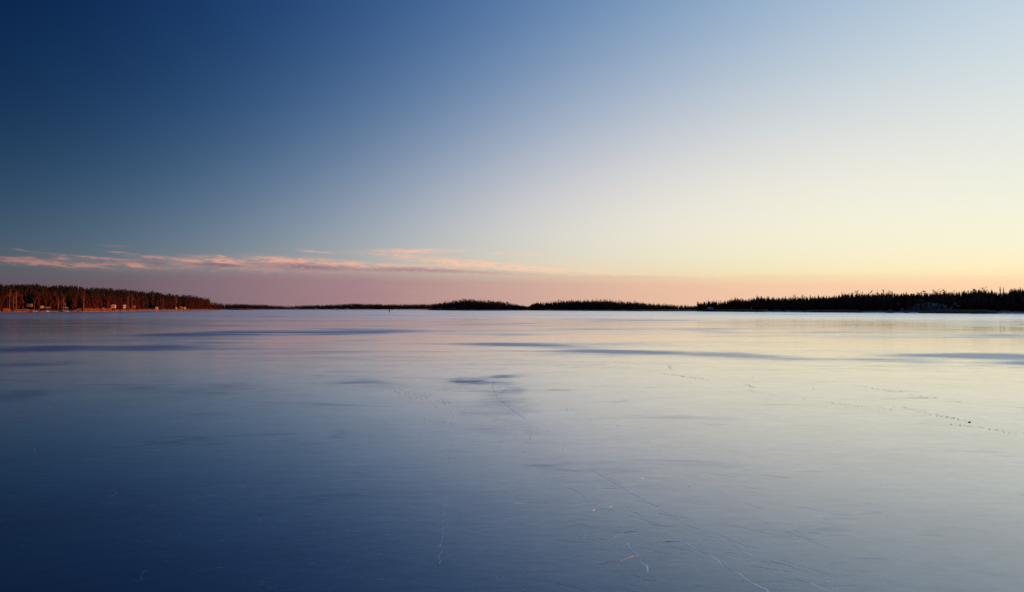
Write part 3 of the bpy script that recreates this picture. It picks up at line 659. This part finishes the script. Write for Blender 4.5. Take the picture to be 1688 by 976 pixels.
house(196.5, 506.5, dL, 15, 5.0, 5, 1.7, .7, R_(-20), 'brownwall', 'snow', 'dark cottage with snowy roof between the two cream cottages', chimney=True)
house(219.5, 507, dL, 12, 4.2, 4, 2.2, 1.0, R_(10), 'redwall', 'darkroof', 'small red cottage right of the cream cottages')
house(258.5, 509.2, dL, 5, 3.8, 4, 2.4, 1.1, R_(30), 'yellowwall', 'darkroof', 'small pale boathouse alone near the water on the left shore', name='boathouse', cat='boathouse', windows=1, gable_front=True)
house(290, 509, dL, 8, 3.0, 3.5, 2.1, .8, R_(40), 'yellowwall', 'darkroof', 'narrow pale shed left of the dark cottage on the left shore', name='shed', cat='shed', windows=1, gable_front=True)
house(296.5, 509, dL, 14, 6.5, 5, 2.4, 1.2, R_(-15), 'brownwall', 'snow', 'dark cottage right of the narrow pale shed on the left shore', windows=3)
house(304.5, 508.8, dL, 9, 3.4, 3.5, 2.3, .9, R_(35), 'yellowwall', 'darkroof', 'small pale cottage right of the dark cottage on the left shore', windows=1, gable_front=True)
house(49, 504, dL, 11, 4.2, 4, 1.6, .8, R_(15), 'wood', 'darkroof', 'weathered shed among birches left of the dark boulders', name='shed', cat='shed', windows=1)
house(104, 504.5, dL, 11, 4.0, 3, 2.6, .5, R_(10), 'wood', 'wood', 'weathered open lookout shed above the dark boulders', name='shed', cat='shed', windows=2)
house(69, 506.3, dL, 8, 2.6, 2.5, 1.1, .5, R_(20), 'yellowwall', 'darkroof', 'tiny lit hut left of the lookout shed', name='hut', cat='hut', windows=1, door=False)
house(1171.5, 511.0, dR, 4, 6.6, 6.0, 1.0, 2.1, R_(2), 'redwall', 'tinroof', 'boathouse with pale blue grey roof at the left end of the right wood', name='boathouse', cat='boathouse', windows=1)
house(725, 510.0, dI, 7, 5.5, 4, 1.8, 1.2, R_(10), 'redwall', 'darkroof', 'faint dark cottage at the left end of the middle point')
house(749, 509.5, dI, 9, 4.5, 4, 1.8, .8, R_(-10), 'brownwall', 'darkroof', 'faint dark cottage right of the other one on the middle point')
for c, w_, lab in [(488, 5, 'leftmost tiny pale house on the far shore'), (521, 3.5, 'second tiny pale house from left on the far shore'), (553, 4, 'third tiny pale house from left on the far shore'), (572, 9, 'widest tiny pale house on the far shore')]:
    house(c, 509.6, dF, 4, w_, 5, 1.3, .9, R_(0), 'white', 'snow', lab, name='house', cat='house', windows=2)
def post(c, rb, dist, off, h, r_, m, label, name='post'):
    d = dist(c)+off; b = MB(); b.tube((0,0,-.3),(0,0,h),r_,r_*.85,8); b.tube((0,0,h),(0,0,h+.12),r_*1.3,r_*.4,8)
    o = b.build(name, m); o.location = ((c-CX)/FOC*d, d, CAMH+(HOR-rb)/FOC*d); tag(o, label, 'post'); return o
post(1238.5, 509.5, dR, 7, 1.4, .16, 'white', 'short white post in front of the wood right of the boathouse')
post(1193.5, 510.4, dR, 7, .6, .14, 'white', 'tiny white post just right of the boathouse')
# jetty
j = empty('jetty', ((1160-CX)/FOC*(dR(1160)-2), dR(1160)-2, 0)); tag(j, 'low dark wooden jetty left of the boathouse', 'jetty')
for i in range(8):
    b = MB(); b.box(-4+i, -3.06+i, -.8, .8, .45, .52); b.build('plank', 'wood', j)
for x_ in (-3.8, -.1, 3.6):
    for y_ in (-.6, .6): b = MB(); b.tube((x_,y_,-.2),(x_,y_,.45),.09,.09,6); b.build('pile', 'wood', j)
# snow covered bank behind the orange mound, and an upturned boat
V = []; F = []
for i in range(14):
    c = 138+i*3.6; yb = 502.6+i*.36
    for k in range(3):
        d = dL(c)+12+k*3; V.append(((c-CX)/FOC*d, d, CAMH+(HOR-yb)/FOC*d-1.1+(0,.75,.9)[k]+.12*noise.noise(Vector((c*.4,k*2.,5)))))
for i in range(13):
    for jn in range(2): F.append((i*3+jn, (i+1)*3+jn, (i+1)*3+jn+1, i*3+jn+1))
o = obj('snow_bank', V, F, 'snow', smooth=True); tag(o, 'sloping strip of snow on the bank left of the cream cottages', 'snow bank')
def rowboat(c, rb, dist, off, L, m, label):
    d = dist(c)+off; V = []; F = []
    for i in range(9):
        u = i/8.*2-1; w = .62*(1-u*u*abs(u)**.6)+.02
        for k in range(7):
            a = math.pi*k/6; V.append((u*L/2, -math.cos(a)*w, math.sin(a)*(.42*(1-.3*u*u))))
    for i in range(8):
        for k in range(6): F.append((i*7+k, (i+1)*7+k, (i+1)*7+k+1, i*7+k+1))
    r = empty('rowing_boat', ((c-CX)/FOC*d, d, CAMH+(HOR-rb)/FOC*d), .2); tag(r, label, 'boat')
    obj('hull', V, F, m, r, smooth=True)
    b = MB(); b.box(-L/2, L/2, -.03, .03, .40, .46); b.build('keel', 'wood', r)
rowboat(76, 507.5, dL, 6, 4.5, 'yellowwall', 'upturned pale rowing boat lit by the sun left of the boulders')
rowboat(107, 507.6, dL, 6, 4.0, 'yellowwall', 'upturned pale rowing boat at the right end of the boulders')
rowboat(210.5, 508.4, dL, 5, 3.8, 'redwall', 'upturned red rowing boat right of the cream cottages')
rowboat(269, 510.2, dL, 3, 4.6, 'yellowwall', 'upturned rowing boat right of the pale boathouse')

# ------------------------------------------------------------------ the person on the ice
def person(px, py):
    x, d = GP(px, py); r = empty('person', (x, d, 0), .1); tag(r, 'person in dark clothing standing alone far out on the ice', 'person')
    J = {'p':(0,0,.93,.19),'c':(0,0,1.2,.21),'n':(0,0,1.46,.07),'h':(0,.0,1.62,.095),'t':(0,0,1.72,.07),
         'sl':(-.19,0,1.40,.065),'el':(-.31,.02,1.13,.085),'wl':(-.30,-.1,.92,.05),'sr':(.19,0,1.40,.065),'er':(.31,.02,1.13,.085),'wr':(.30,-.1,.92,.05),
         'hl':(-.10,0,.88,.14),'kl':(-.13,-.03,.48,.10),'al':(-.14,.02,.09,.05),'fl':(-.15,-.16,.04,.04),'hr':(.10,0,.88,.13),'kr':(.12,.0,.48,.10),'ar':(.14,.05,.09,.05),'fr':(.16,-.13,.04,.04)}
    E = ['pc','cn','nh','ht',('n','sl'),('sl','el'),('el','wl'),('n','sr'),('sr','er'),('er','wr'),('p','hl'),('hl','kl'),('kl','al'),('al','fl'),('p','hr'),('hr','kr'),('kr','ar'),('ar','fr')]
    ks = list(J); me = bpy.data.meshes.new('body'); me.from_pydata([J[k][:3] for k in ks], [(ks.index(e[0]), ks.index(e[1])) for e in E], []); me.materials.append(MT['cloth'])
    o = bpy.data.objects.new('body', me); COL.objects.link(o); o.parent = r
    sm = o.modifiers.new('skin', 'SKIN'); o.modifiers.new('sub', 'SUBSURF').levels = 1; o.modifiers['sub'].render_levels = 1
    for k, sv in zip(ks, me.skin_vertices[0].data): sv.radius = (J[k][3], J[k][3]); sv.use_root = (k == 'p')
    b = MB(); b.tube((0,-.02,1.56),(0,-.085,1.60),.05,.06,8); b.tube((0,-.085,1.62),(0,-.12,1.59),.015,.008,5); b.build('face', 'skin', r)
    b = MB(); b.tube((0,0,1.65),(0,0,1.76),.105,.05,10); b.build('hat', 'cloth', r)
    for s in (-1, 1):
        b = MB(); b.tube((s*.30,-.1,.93),(s*.30,-.13,.84),.035,.04,6)
        for k in range(4): b.tube((s*.30+(k-1.5)*.018,-.13,.85),(s*.30+(k-1.5)*.019,-.12,.765+abs(k-1.5)*.012),.009,.007,4)
        b.tube((s*.275,-.13,.89),(s*.255,-.15,.83),.01,.008,4); b.build('glove', 'cloth', r)
    return r
pr = person(642, 514.9)

# ------------------------------------------------------------------ small things on the ice
def lump_mesh(seed, flat=.6):
    bm = bmesh.new(); bmesh.ops.create_icosphere(bm, subdivisions=1, radius=1)
    for v in bm.verts: v.co *= 1+.5*noise.noise(v.co*1.7+Vector((seed*3.1,0,0))); v.co.z = max(v.co.z*flat, -.1)
    me = bpy.data.meshes.new('ice_chip'); bm.to_mesh(me); bm.free(); me.materials.append(MT['crumb']); return me
LM = [lump_mesh(i) for i in range(4)]
chips = [(60,741),(165,741),(262,742),(311,746),(492,708),(436,737),(492,793),(718,860),(517,622),(352,622),(1135,800),(995,845),(1518,820),(934,675),(1018,701),(378,515.2),(388,514.5),(468,585),(368,585),(1305,627),(1340,640),(1240,622),(1205,700),(640,706),(874,722),(820,690),(683,670),(1060,645),(700,690),(132,632),(84,671),(455,661)]
for i, (px, py) in enumerate(chips):
    x, d = GP(px, py); o = bpy.data.objects.new('ice_chip', LM[i % 4]); COL.objects.link(o); o.location = (x, d, .003); s = (.8*d/FOC*random.uniform(.6,1.2)) if py > 520 else .5
    o.scale = (s, s, s); o.rotation_euler = (0,0,random.random()*6)
    w = 'near ice at the bottom left' if py > 700 and px < 844 else 'near ice at the bottom right' if py > 700 else 'middle ice on the left' if px < 500 else 'middle ice right of centre' if px > 844 else 'ice near the centre'
    tag(o, 'tiny sunlit ice chip on the %s' % w, 'ice chip', 'ice chips on the %s' % w)
for c0, py in [(424,511.9),(430,511.7),(437,511.6),(505,511.4),(511,511.4),(520,511.5),(529,511.4),(541,511.5),(554,511.5),(557,511.5),(470,514.3),(561,514.3)]:
    x, d = GP(c0, py); o = bpy.data.objects.new('snow_lump', LM[int(c0) % 4]); COL.objects.link(o); o.location = (x, d, 0); o.scale = (1.2,1,.5) if py < 512 else (.35,.35,.4)
    s = 'right of the reed islet' if c0 < 450 else 'below the far white houses'
    tag(o, 'small pink lit snow lump far out on ice %s' % s, 'snow lump', 'snow lumps %s' % s)

def flecks(name, label, path, n, size, m, seed, spread=.05, up=.35, cat='leaf bits'):
    r = random.Random(seed); b = MB(); P = [GP(*p) for p in path]
    for i in range(n):
        u = r.random()*(len(P)-1); k = int(u); f = u-k
        if noise.noise(Vector((u*9, seed, 0))) < -.12: continue
        x = P[k][0]*(1-f)+P[k+1][0]*f+r.gauss(0, spread); y = P[k][1]*(1-f)+P[k+1][1]*f+r.gauss(0, spread*2.2)
        s = size*(.54 if m == 'leaf' else .55)*r.uniform(.5,1.4); a = r.random()*6.28
        p = Vector((x, y, .004)); q = p+Vector((math.cos(a)*s, math.sin(a)*s, r.uniform(0,up)*s)); w = p+Vector((math.cos(a+1.2)*s*.8, math.sin(a+1.2)*s*.8, r.uniform(.1,up*1.6)*s)); 
        b.tri(p, q, w); b.tri(p, w, p+Vector((math.cos(a+2.4)*s*.6, math.sin(a+2.4)*s*.6, .01*s)))
    o = b.build(name, m); tag(o, label, cat, kind='stuff')
fl = [('short slanting row of dark leaf bits right of centre', [(1101,602),(1105,607),(1111,611)], 60, .034),
      ('dotted line of dark leaf bits below the short slanting row', [(1089,616),(1105,617),(1130,621),(1150,623),(1174,626)], 110, .035),
      ('faint dotted line of leaf bits left of the slanting row', [(1008,596),(1030,598),(1066,602)], 50, .035),
      ('short dark slanting row in the middle of right ice', [(1219,629),(1232,635),(1242,639)], 60, .028),
      ('long faint dotted crack running right below the slanting row', [(1225,637),(1245,648),(1300,655),(1370,664),(1420,670),(1475,675)], 150, .028),
      ('dotted line of leaf bits far right, upper one', [(1376,633),(1410,635),(1450,642),(1480,645)], 70, .03),
      ('dotted line of leaf bits far right, middle one', [(1478,669),(1530,682),(1560,687),(1596,695)], 120, .03),
      ('faint dotted line of leaf bits at the far right bottom', [(1555,697),(1600,702),(1640,709),(1680,714)], 90, .025),
      ('short dotted dash of leaf bits near the right frame edge', [(1500,650),(1520,654),(1542,656)], 50, .03),
      ('dotted dash of leaf bits under the right dark ice patch', [(1566,660),(1590,664)], 30, .03)]
for i, (lab, path, n, s) in enumerate(fl): flecks('leaf_bits', lab, path, n, s, 'leaf', i+1)
x, d = GP(1596, 695.5); o = bpy.data.objects.new('stone', LM[1].copy()); o.data.materials.clear(); o.data.materials.append(MT['rock']); COL.objects.link(o)
o.location = (x, d, 0); o.scale = (.032,.025,.028); tag(o, 'small dark stone on the ice near the right frame edge', 'stone')
flecks('snow_crumbs', 'patch of pinkish snow crumbs left of centre', [(640,640),(672,645),(690,652),(720,661),(760,670)], 420, .022, 'crumb', 31, spread=.14, up=.6, cat='snow crumbs')
flecks('snow_crumbs', 'loose trail of snow crumbs below the central dark patch', [(640,655),(720,680),(800,700),(860,712),(900,708)], 260, .018, 'crumb', 32, spread=.4, up=.6, cat='snow crumbs')
flecks('frost_pits', 'dark specks scattered over the near right ice', [(850,700),(1000,760),(1200,800),(1400,780),(1600,800)], 350, .010, 'leaf', 33, spread=1.2, up=.2, cat='specks')

# ridges and thin plates of ice near the camera
def Z7(pts): return [(800+x/2.813, 740+y/2.813) for x, y in pts]
def ridge(label, path, w=.012, h=.006, seed=0, name='ice_crack'):
    P = [GP(*p) for p in path]; pts = []
    for k in range(len(P)-1):
        L = math.hypot(P[k+1][0]-P[k][0], P[k+1][1]-P[k][1]); n = max(2, int(L/.04))
        for i in range(n): f = i/n; pts.append((P[k][0]*(1-f)+P[k+1][0]*f, P[k][1]*(1-f)+P[k+1][1]*f))
    pts.append(P[-1]); V = []; F = []; N = len(pts)
    for i, (x, y) in enumerate(pts):
        a = pts[max(0,i-1)]; b = pts[min(N-1,i+1)]; dx, dy = b[0]-a[0], b[1]-a[1]; l = math.hypot(dx,dy) or 1; nx, ny = -dy/l, dx/l
        j = .028*noise.noise(Vector((i*.35, seed, 0)))+.012*noise.noise(Vector((i*1.3, seed, 4))); x += nx*j; y += ny*j
        s = max(.1, .5+1.4*noise.noise(Vector((i*.22, seed, 9))))*min(1, (min(i, N-1-i)+.3)/3)
        ww = w*s; hh = h*s*.16; ww *= .95
        V += [(x-nx*ww, y-ny*ww, .0006), (x-nx*ww*.2, y-ny*ww*.2, hh), (x+nx*ww*.35, y+ny*ww*.35, hh*.8), (x+nx*ww, y+ny*ww, .0006)]
    for i in range(N-1):
        for k in range(3): F.append((i*4+k, i*4+k+1, (i+1)*4+k+1, (i+1)*4+k))
    o = obj(name, V, F, 'frost'); tag(o, label, 'crack'); return o
ridge('raised jagged crack, upper of the two long diagonal ones at bottom', Z7([(500,98),(560,135),(610,160),(680,205),(740,235),(800,262)]), .013, .006, 1)
ridge('long raised crack running to the bottom edge right of centre, rightmost', Z7([(805,275),(860,305),(930,345),(1000,370),(1060,390),(1140,440),(1230,488),(1310,527),(1400,578),(1450,600),(1560,640),(1700,700)]), .010, .005, 2)
ridge('long raised crack left of the rightmost one at the bottom', Z7([(640,262),(700,292),(740,315),(780,342),(820,368),(900,415),(980,458),(1060,500),(1100,535),(1170,570),(1220,608),(1290,640),(1350,690)]), .010, .005, 3)
ridge('short raised crack leftmost of the three at the bottom', Z7([(640,415),(665,440),(680,462),(712,492),(740,540),(765,580),(800,612)]), .010, .005, 4)
ridge('small doubled crack edge beside the upper diagonal crack', Z7([(680,232),(730,240),(770,252),(800,264)]), .012, .006, 5)
ridge('small bent crack left of the upper diagonal crack', Z7([(385,175),(415,190),(440,200),(480,245)]), .009, .004, 6)
ridge('faint long straight crack in the bottom centre', [(744,716),(741,760),(737,800),(731,870),(724,930)], .0028, .0012, 7)
ridge('curved crack running down from the central dark patch', [(813,627),(812,640),(820,655),(832,665),(850,680),(866,690)], .009, .004, 8)
ridge('faint crack edge right of the bottom plates', Z7([(1380,380),(1430,392),(1490,410),(1540,418)]), .008, .004, 9)
V = []; F = []; rs = random.Random(77)
for i in range(46):                                          # fine pale scratches beside the cracks
    px = rs.uniform(900, 1420); py = rs.uniform(770, 965); x0, y0 = GP(px, py); an = rs.gauss(-.75, .35) if rs.random() < .65 else rs.gauss(.1, .25); L = rs.uniform(.08, .45); n = 7; w = rs.uniform(.0012, .003)
    b0 = len(V)
    for k in range(n):
        u = k/(n-1)*L; x = x0+math.cos(an)*u; y = y0+math.sin(an)*u+.02*noise.noise(Vector((u*9, i, 0))); ww = w*math.sin(math.pi*(k+.4)/n)
        V += [(x-math.sin(an)*ww, y-math.cos(an)*ww, .0006), (x, y, .0012), (x+math.sin(an)*ww, y+math.cos(an)*ww, .0006)]
    for k in range(n-1):
        for j in range(2): F.append((b0+k*3+j, b0+k*3+j+1, b0+(k+1)*3+j+1, b0+(k+1)*3+j))
tag(obj('fine_scratches', V, F, 'frost'), 'faint fine pale scratches around the long cracks', 'scratches', kind='stuff')
def plate(label, pts, h=.0011, seed=0):
    P = [GP(*p) for p in pts]; n = len(P); out = []
    for k in range(n):
        a, b = P[k], P[(k+1)%n]
        for i in range(5):
            f = i/5; x = a[0]*(1-f)+b[0]*f; y = a[1]*(1-f)+b[1]*f
            out.append((x+.03*noise.noise(Vector((x*6,y*6,seed))), y+.05*noise.noise(Vector((x*6,y*6,seed+7)))))
    cx = sum(p[0] for p in out)/len(out); cy = sum(p[1] for p in out)/len(out); N = len(out); V = []; F = []
    for s, z in ((1,.0004),(.985,h),(.965,h),(.5,h)):
        V += [(cx+(x-cx)*s, cy+(y-cy)*s, z) for x, y in out]
    for r_ in range(3):
        for i in range(N): F.append((r_*N+i, r_*N+(i+1)%N, (r_+1)*N+(i+1)%N, (r_+1)*N+i))
    V.append((cx,cy,h)); 
    for i in range(N): F.append((3*N+i, 3*N+(i+1)%N, len(V)-1))
    o = obj('ice_plate', V, F, ['plate', 'frost'], mi=[1 if k < 2*N and noise.noise(Vector((k*.13, seed, 3))) > -.25 else 0 for k in range(len(F))]); tag(o, label, 'ice plate')
def lens(x0, y0, x1, y1, w): 
    return Z7([(x0,y0),((x0*3+x1)/4,(y0*3+y1)/4-w*.7),((x0+x1)/2,(y0+y1)/2-w),((x0+x1*3)/4,(y0+y1*3)/4-w*.6),(x1,y1),((x0+x1)/2,(y0+y1)/2+w*.5)])
plate('thin ice plate at the top of the diagonal crack, farthest one', lens(395,100,505,92,5), seed=1)
plate('thin narrow ice plate left of the diagonal crack, below the farthest', lens(300,182,400,171,5), seed=2)
plate('thin ice plate crossing the diagonal crack in its upper part', lens(535,180,668,174,6), seed=3)
plate('faint leftmost thin ice plate', lens(130,247,232,240,4), seed=4)
plate('thin ice plate at the upper end of the middle long crack', lens(525,275,672,263,7), seed=5)
plate('largest leaf shaped ice plate left of the long cracks', Z7([(445,412),(470,388),(520,372),(575,362),(640,365),(697,371),(640,382),(600,398),(572,418),(520,410)]), seed=6)
plate('small ice plate under the largest leaf shaped one', Z7([(495,448),(540,434),(600,430),(655,433),(600,450),(510,458)]), seed=7)
plate('long narrow ice plate ending at the middle long crack', lens(640,442,905,418,8), seed=8)
plate('long ice plate nearest the bottom edge, touching the leftmost crack', lens(520,522,705,488,8), seed=9)
plate('small wedge shaped ice plate right of the leftmost crack', Z7([(785,470),(830,462),(870,458),(892,476),(840,478)]), seed=10)
plate('wedge shaped ice plate over the rightmost crack', Z7([(1060,382),(1130,384),(1190,402),(1240,420),(1274,444),(1210,446),(1130,412)]), seed=11)
plate('small ice plate at the foot of the leftmost crack', Z7([(685,575),(740,580),(792,600),(740,600)]), seed=12)
plate('thin ice plate between the upper diagonal crack and the rightmost crack', lens(800,292,940,316,8), seed=13)
